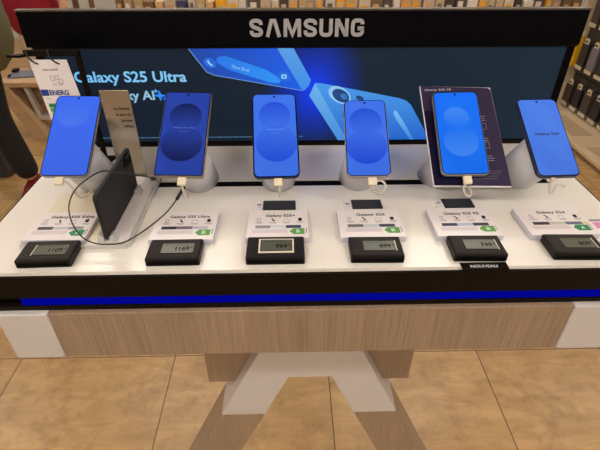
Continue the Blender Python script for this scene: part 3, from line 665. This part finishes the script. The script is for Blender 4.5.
# ------------------------------------------------------------------ people
def skin_mesh(name, joints, edges, mats_, parent, sub=2, root=0):
    me = bpy.data.meshes.new(name); me.from_pydata([j[0] for j in joints], edges, []); o = bpy.data.objects.new(name, me); COL.objects.link(o)
    md = o.modifiers.new('s', 'SKIN'); md.use_smooth_shade = True
    for i, j in enumerate(joints):
        sv = me.skin_vertices[0].data[i]; r = j[1]; sv.radius = r if isinstance(r, tuple) else (r, r); sv.use_root = (i == root)
    sb = o.modifiers.new('b', 'SUBSURF'); sb.levels = sub; sb.render_levels = sub
    dg = bpy.context.evaluated_depsgraph_get(); m2 = bpy.data.meshes.new_from_object(o.evaluated_get(dg))
    bpy.data.objects.remove(o); bpy.data.meshes.remove(me)
    m2.materials.clear()
    for p in m2.polygons: p.use_smooth = True; p.material_index = 0
    m2.name = name
    return mesh_obj(name, m2, parent, mats_)
SK = mat('skin', (196, 146, 118), .55)
def person(label, loc, rz, coat, trous, shoe, hairc, hem, arm, feet, wide=1.):
    p = thing('person', label, 'person', loc, rot=(0, 0, rz))
    (lx, ly), (rx, ry) = feet
    V = Vector; hips = .93
    hand_l, elb_l, hand_r, elb_r = arm
    # body: one continuous surface, head to ankles, with arms
    J = [(V((0, 0, hips)), .10), (V((0, 0, 1.12)), .105), (V((0, 0, 1.32)), (.13, .10)), (V((0, 0, 1.42)), .07), (V((0, -.01, 1.49)), .05), (V((0, -.015, 1.56)), (.068, .078)), (V((0, -.015, 1.64)), (.076, .092)), (V((0, -.005, 1.70)), (.055, .065)),
         (V((-.17, 0, 1.38)), .055), (V(elb_l), .040), (V(hand_l), .026), (V((.17, 0, 1.38)), .055), (V(elb_r), .040), (V(hand_r), .026),
         (V((-.09, 0, .85)), .085), (V((lx*.6-.03, ly*.5-.02, .48)), .058), (V((lx, ly, .09)), .038), (V((.09, 0, .85)), .085), (V((rx*.45+.01, ry*.5-.02, .48)), .058), (V((rx, ry, .09)), .038)]
    E = [(0, 1), (1, 2), (2, 3), (3, 4), (4, 5), (5, 6), (6, 7), (2, 8), (8, 9), (9, 10), (2, 11), (11, 12), (12, 13), (0, 14), (14, 15), (15, 16), (0, 17), (17, 18), (18, 19)]
    # hands: palm and five fingers as further branches of the same skin
    def hand(wi, w_, el_, s):
        d = (V(w_)-V(el_)).normalized(); side = d.cross(V((0, 1, 0))).normalized()*s
        palm = V(w_)+d*.065; J.append((palm, (.030, .016))); pi_ = len(J)-1; E.append((wi, pi_))
        for kf, (o, L_) in enumerate(((-.027, .060), (-.009, .070), (.009, .066), (.026, .052))):
            a = palm+side*o+d*.032; b_ = a+d*L_*.5+V((0, -.008, 0)); c = b_+d*L_*.5+V((0, -.022, 0))
            J.extend([(a, .0095), (b_, .0085), (c, .007)]); n_ = len(J); E.extend([(pi_, n_-3), (n_-3, n_-2), (n_-2, n_-1)])
        a = V(w_)+d*.035+side*-.030; b_ = a+d*.035+side*-.018+V((0, -.012, 0)); J.extend([(a, .011), (b_, .009)]); n_ = len(J); E.extend([(wi, n_-2), (n_-2, n_-1)])
    hand(10, hand_l, elb_l, 1); hand(13, hand_r, elb_r, -1)
    skin_mesh('body', J, E, [SK], p)
    # face
    for s in (-1, 1):
        bm = BM(); bmesh.ops.create_uvsphere(bm, u_segments=12, v_segments=8, radius=.012, matrix=Matrix.Translation((s*.030, -.094, 1.615))); obj('eye', bm, M['card'], p)
        bm = BM(); bmesh.ops.create_uvsphere(bm, u_segments=10, v_segments=8, radius=.006, matrix=Matrix.Translation((s*.030, -.103, 1.615))); obj('iris', bm, M['black_deep'], p)
        bm = BM(); bmesh.ops.create_uvsphere(bm, u_segments=10, v_segments=8, radius=1, matrix=Matrix.Translation((s*.078, -.005, 1.605)) @ Matrix.Diagonal((.010, .018, .032, 1))); obj('ear', bm, SK, p)
    bm = BM(); prism(bm, [(-.012, 1.575), (.012, 1.575), (.006, 1.62), (-.006, 1.62)], lambda q: (q[0], -.082, q[1]), lambda q: (q[0]*.6, -.118 if q[1] < 1.6 else -.100, q[1])); obj('nose', bm, SK, p, bevel=.003)
    bm = BM(); box(bm, -.024, .024, -.101, -.085, 1.546, 1.556); obj('mouth', bm, mat('lips', (160, 84, 76), .5), p, bevel=.004)
    bm = BM(); bmesh.ops.create_uvsphere(bm, u_segments=20, v_segments=14, radius=1, matrix=Matrix.Translation((0, .014, 1.650)) @ Matrix.Diagonal((.090, .104, .100, 1)))
    for v in [v for v in bm.verts if v.co.y < -.052 and v.co.z < 1.69]: v.co.y = -.052
    for v in bm.verts: v.co.z = max(v.co.z, 1.545)
    for f in bm.faces: f.smooth = True
    obj('hair', bm, mat('hair_colour', hairc, .6), p)
    # trousers
    J = [(V((0, 0, hips+.06)), (.135, .11)), (V((-.085, 0, .84)), .098), (V((lx*.6-.03, ly*.5-.02, .48)), .078), (V((lx, ly, .10)), .068), (V((.085, 0, .84)), .098), (V((rx*.45+.01, ry*.5-.02, .48)), .078), (V((rx, ry, .10)), .068)]
    skin_mesh('trousers', J, [(0, 1), (1, 2), (2, 3), (0, 4), (4, 5), (5, 6)], [mat('trouser_cloth', trous, .85)], p)
    # coat
    wl = V(hand_l)+(V(elb_l)-V(hand_l))*.12; wr = V(hand_r)+(V(elb_r)-V(hand_r))*.12
    J = [(V((0, 0, hem+.04)), (.200*wide, .150*wide)), (V((0, 0, 1.05)), (.185*wide, .14*wide)), (V((0, 0, 1.30)), (.185, .130)), (V((0, 0, 1.43)), .085), (V((-.17, 0, 1.37)), .080), (V(elb_l), .066), (wl, .050), (V((.17, 0, 1.37)), .080), (V(elb_r), .066), (wr, .050)]
    skin_mesh('coat', J, [(0, 1), (1, 2), (2, 3), (2, 4), (4, 5), (5, 6), (2, 7), (7, 8), (8, 9)], [mat('coat_cloth', coat, .8, vary=.15, vscale=9)], p)
    for (fx, fy) in feet:
        bm = BM(); a = [(-.045, .07), (.045, .07), (.050, -.06), (.042, -.15), (.0, -.185), (-.042, -.15), (-.050, -.06)]
        prism(bm, a, lambda q: (fx+q[0], fy+q[1], .002), lambda q: (fx+q[0]*.82, fy+q[1]*.9, .11 if q[1] > -.02 else .062)); obj('shoe', bm, mat('shoe_colour', shoe, .6), p, bevel=.012, seg=3)
    return p
person('person in olive parka, black trousers and dark red shoes at the left picture edge', (-1.77, 2.05, F), .1, (92, 90, 62), (12, 10, 12), (118, 22, 30), (50, 36, 26), .60,
       ((-.20, -.18, 1.02), (-.24, .03, 1.12), (.06, -.19, 1.04), (.24, .02, 1.12)), ((-.22, .02), (.175, -.11)), 1.65)
person('person in long crimson coat beyond the bench, mostly hidden by the backboard', (-2.06, 3.50, F), .1, (140, 8, 34), (214, 196, 176), (70, 60, 56), (60, 40, 28), .50,
       ((-.27, -.26, .66), (-.27, -.02, 1.02), (.27, -.10, .84), (.26, .02, 1.10)), ((-.09, .02), (.10, .05)), 1.15)
bg = thing('shoe_stand_in', 'dark grey bag shape standing in for a grey shoe at the left picture edge', 'bag', (-1.96, 2.22, F))  # bag shape modelled in place of another person's grey shoe
bm = BM(); prism(bm, rrect(-.13, .13, 0, .2, .05), lambda p: (p[0], -.07, p[1]+.002), lambda p: (p[0], .07, p[1]+.002)); obj('stand_in_body', bm, mat('stand_in_cloth', (62, 58, 56), .85), bg, bevel=.02, seg=3)
bm = BM(); tube(bm, [(-.08, 0, .20), (-.05, 0, .27), (.05, 0, .27), (.08, 0, .20)], .008); obj('handle', bm, mat('stand_in_handle', (40, 38, 38), .8), bg)

# ------------------------------------------------------------------ shelf rack with phone cases at the right
gx = 2.31
rk = thing('case_rack', 'long beige slatwall rack with a low pale plinth along the right side', 'shelf rack', (2.3, 2.2, F))
def rp(name, bm, m, bevel=0.): return obj(name, shift(bm, (2.3, 2.2, F)), m, rk, bevel=bevel)
tanm = mat('slatwall_taupe', (64, 57, 50), .7, vary=.15, vscale=20)
bm = BM()
for kk in range(12): box(bm, gx+.045, gx+.06, 1.0, 3.31, -.96+kk*.12, -.85+kk*.12)
box(bm, gx+.06, gx+.12, 1.0, 3.31, -.98, .55); rp('slatwall', bm, tanm)
bm = BM(); box(bm, 1.99, gx+.12, 1.0, 3.31, F+.03, -.975); rp('plinth', bm, mat('plinth_cream', (206, 182, 150), .45, vary=.06, vscale=5), .006)
bm = BM(); box(bm, 2.02, gx+.12, 1.02, 3.29, F, F+.03); rp('toe_board', bm, M['wood'])
bm = BM(); box(bm, 2.27, gx+.12, 3.311, 3.335, F, .55); o = rp('end_panel', bm, mat('end_cream', (206, 190, 160), .6)); 
bm = BM()
for yy in (1.4, 2.0, 2.6): box(bm, 2.05, 2.20, yy, yy+.4, -.975, -.9735)
rp('price_rail', bm, mat('rail_beige', (182, 158, 126), .4))
bodycols = [(46, 42, 40), (116, 112, 122), (50, 44, 38), (26, 28, 40), (66, 60, 54), (34, 32, 34)]
rowz = ((-.655, .235, 'middle row'), (-.955, .215, 'bottom row'), (-.34, .235, 'upper row'))
rr = random.Random(11)
ordn = ['farthest', 'second farthest', 'third farthest', 'fourth farthest', 'fifth farthest', 'nearest']
for ri, (zz, hh, rl) in enumerate(rowz):
    for kk in range(6):
        y = 3.20-kk*.138 - (.0 if ri == 1 else .03)
        c = bodycols[(kk+ri*2) % 6]
        pk = thing('phone_case_pack', '%s phone case pack, %s of the right rack, %s from camera' % ({0: 'dark brown', 1: 'pale grey', 2: 'brown black', 3: 'navy black', 4: 'taupe', 5: 'charcoal'}[(kk+ri*2) % 6], rl, ordn[kk]), 'phone case pack', (gx-.02, y, zz), 'hanging phone case packs')
        bm = BM(); prism(bm, rrect(-.046, .046, .028, hh-.045, .008), lambda p: (-.012, p[0], p[1]), lambda p: (.012, p[0], p[1])); obj('case', bm, mat('pack_body', c, .35, vary=.2, vscale=60), pk, bevel=.002)
        bm = BM(); prism(bm, rrect(-.028, .028, hh-.052, hh-.002, .012), lambda p: (-.010, p[0], p[1]), lambda p: (-.006, p[0], p[1])); tg = obj('hang_tab', bm, mat('tab_cream', (190, 176, 156), .5), pk)
        bm = BM(); prism(bm, ellipse(0, hh-.026, .010, .008, 12), lambda p: (-.0108, p[0], p[1]), lambda p: (-.0100, p[0], p[1])); obj('peg_hole', bm, M['black_deep'], tg)
        bm = BM(); box(bm, -.016, -.013, -.045, .045, 0, .027); o = obj('price_strip', bm, mat('strip_cream', (196, 182, 162), .5), pk)
        bm = BM(); tube(bm, [(.064, 0, hh-.024), (-.03, 0, hh-.024)], .004, 8, smooth=False); obj('hook', bm, M['steel_edge'], pk)
yl = thing('yellow_pack', 'narrow yellow pack hanging edge-on at the far end of the right rack, beside the backboard', 'pack', (gx-.01, 3.285, -.66))
bm = BM(); box(bm, -.03, .02, -.012, .012, 0, .23); obj('box', bm, mat('pack_yellow', (232, 184, 20), .5, vary=.2, vscale=30), yl, bevel=.002)
bm = BM(); box(bm, -.022, .012, -.008, .008, .23, .262); obj('tab', bm, M['plug'], yl)
cr = thing('cream_pack', 'narrow cream pack standing edge-on at the far end of the plinth below the yellow one', 'pack', (gx-.02, 3.285, -.9745))
bm = BM(); box(bm, -.035, .02, -.012, .012, 0, .18); obj('box', bm, mat('pack_cream', (216, 200, 164), .5, vary=.1, vscale=30), cr, bevel=.002)
bm = BM(); box(bm, -.0356, -.035, -.009, .009, .05, .13); obj('front_label', bm, mat('pack_label', (150, 132, 100), .5), cr)

# ------------------------------------------------------------------ low goods counters beyond the backboard
ct = thing('goods_counter', 'long pale wooden goods counter seen as a thin strip above the backboard', 'counter', (.45, 3.75, F))
def cp(name, bm, m, bevel=0.): return obj(name, shift(bm, (.45, 3.75, F)), m, ct, bevel=bevel)
bm = BM(); box(bm, -1.45, 2.45, 3.42, 4.1, -.305, -.28); cp('top_board', bm, wood('counter_oak', (140, 112, 80), (176, 146, 108), 'x'), .004)
bm = BM(); box(bm, -1.40, 2.40, 3.50, 4.05, F, -.3055); cp('body', bm, mat('counter_body', (190, 172, 146), .6))
gcols = [(172, 148, 120), (214, 200, 184), (120, 96, 70), (190, 160, 118), (52, 62, 96), (226, 216, 204), (205, 170, 128), (196, 178, 160), (238, 170, 20), (208, 200, 196), (88, 78, 70), (214, 166, 120), (168, 150, 140), (70, 60, 52), (200, 184, 160)]
gname = ['tan', 'off-white', 'brown', 'ochre', 'navy', 'white', 'sand', 'beige', 'amber', 'pale grey', 'dark taupe', 'peach', 'greyish', 'black-brown', 'cream']
seq = [2, 0, 3, 2, 6, 7, 4, 9, 3, 6, 8, 1, 5, 10, 7, 1, 13, 6, 3, 12, 11, 9, 8, 6, 1, 2, 10, 5, 11, 6, 7, 14, 13, 10, 5, 11, 14, 7, 1, 13, 5, 10, 8, 12, 2]
r2 = random.Random(21); xg = -1.40; lay = []
while xg < 2.33:
    w = r2.uniform(.055, .105); ci = seq[len(lay) % len(seq)]
    lay.append((xg+w/2, w, ci, r2.uniform(.07, .14), r2.uniform(.06, .12), r2.uniform(-.12, .12))); xg += w+.004
seen = {}
for kk, (cxm, w, ci, hh, dd, rz) in enumerate(lay):
    if kk == 0: lab = '%s carton at the left end of the far goods counter' % gname[ci]
    elif kk == len(lay)-1: lab = '%s carton at the right end of the far goods counter' % gname[ci]
    else: lab = '%s carton on the far goods counter between a %s and a %s one' % (gname[ci], gname[lay[kk-1][2]], gname[lay[kk+1][2]])
    if lab in seen: lab = lab.replace('carton on the far goods counter', 'far carton farther right')
    seen[lab] = 1
    g = thing('boxed_product', lab, 'box', (cxm, 3.54, -.2797), 'cartons on the goods counter', rot=(0, 0, rz))
    bm = BM(); box(bm, -w/2+.004, w/2-.004, -dd/2, dd/2, 0, hh); obj('carton', bm, mat('carton_colour', gcols[ci], .5, vary=.2, vscale=50), g, bevel=.003)
    bm = BM(); box(bm, -w/2+.004+w*.18, w/2-.004-w*.25, -dd/2-.0015, -dd/2, hh*.1, hh*.5); obj('front_label', bm, mat('carton_label', gcols[(ci*3+5) % 15], .5), g)
pt = thing('pink_table', 'pale pink table corner above the left end of the backboard', 'table', (-1.83, 4.42, F))
bm = BM(); prism_xy(bm, [(-.12, -.55), (.42, -.25), (.30, .35), (-.30, .30)], .78, .815); obj('tabletop', bm, mat('pink_laminate', (226, 190, 176), .5), pt, bevel=.004)
for (x, y) in ((-.10, -.40), (.30, -.20), (.22, .26), (-.2, .22)):
    bm = BM(); box(bm, x-.02, x+.02, y-.02, y+.02, .0005, .7795); obj('leg', bm, M['wood'], pt)

# ------------------------------------------------------------------ lift everything so that the floor is at height 0
for o in SC.objects:
    if o.parent is None: o.location.z += T

# ------------------------------------------------------------------ camera and view
cam = bpy.data.cameras.new('camera'); co = bpy.data.objects.new('camera', cam); COL.objects.link(co); SC.camera = co
cam.sensor_width = 36; cam.lens = 454.42/600*36; cam.clip_start = .01
p, y, r = .6112, -.0236, .001
f = Vector((-sin(y)*cos(p), cos(y)*cos(p), -sin(p))); rt = Vector((cos(y), sin(y), 0)); up = rt.cross(f)
r2_ = rt*cos(r)+up*sin(r); u2 = -rt*sin(r)+up*cos(r)
m3 = Matrix((r2_, u2, -f)).transposed().to_4x4(); m3.translation = Vector((-.0314, -.478, .40875+T)); co.matrix_world = m3
w = bpy.data.worlds.new('world'); SC.world = w; w.use_nodes = True
w.node_tree.nodes['Background'].inputs[0].default_value = (.8, .72, .62, 1); w.node_tree.nodes['Background'].inputs[1].default_value = .3
SC.view_settings.view_transform = 'Standard'; SC.view_settings.look = 'None'; SC.view_settings.gamma = 1; SC.view_settings.use_curve_mapping = False
SC.view_settings.exposure = 0
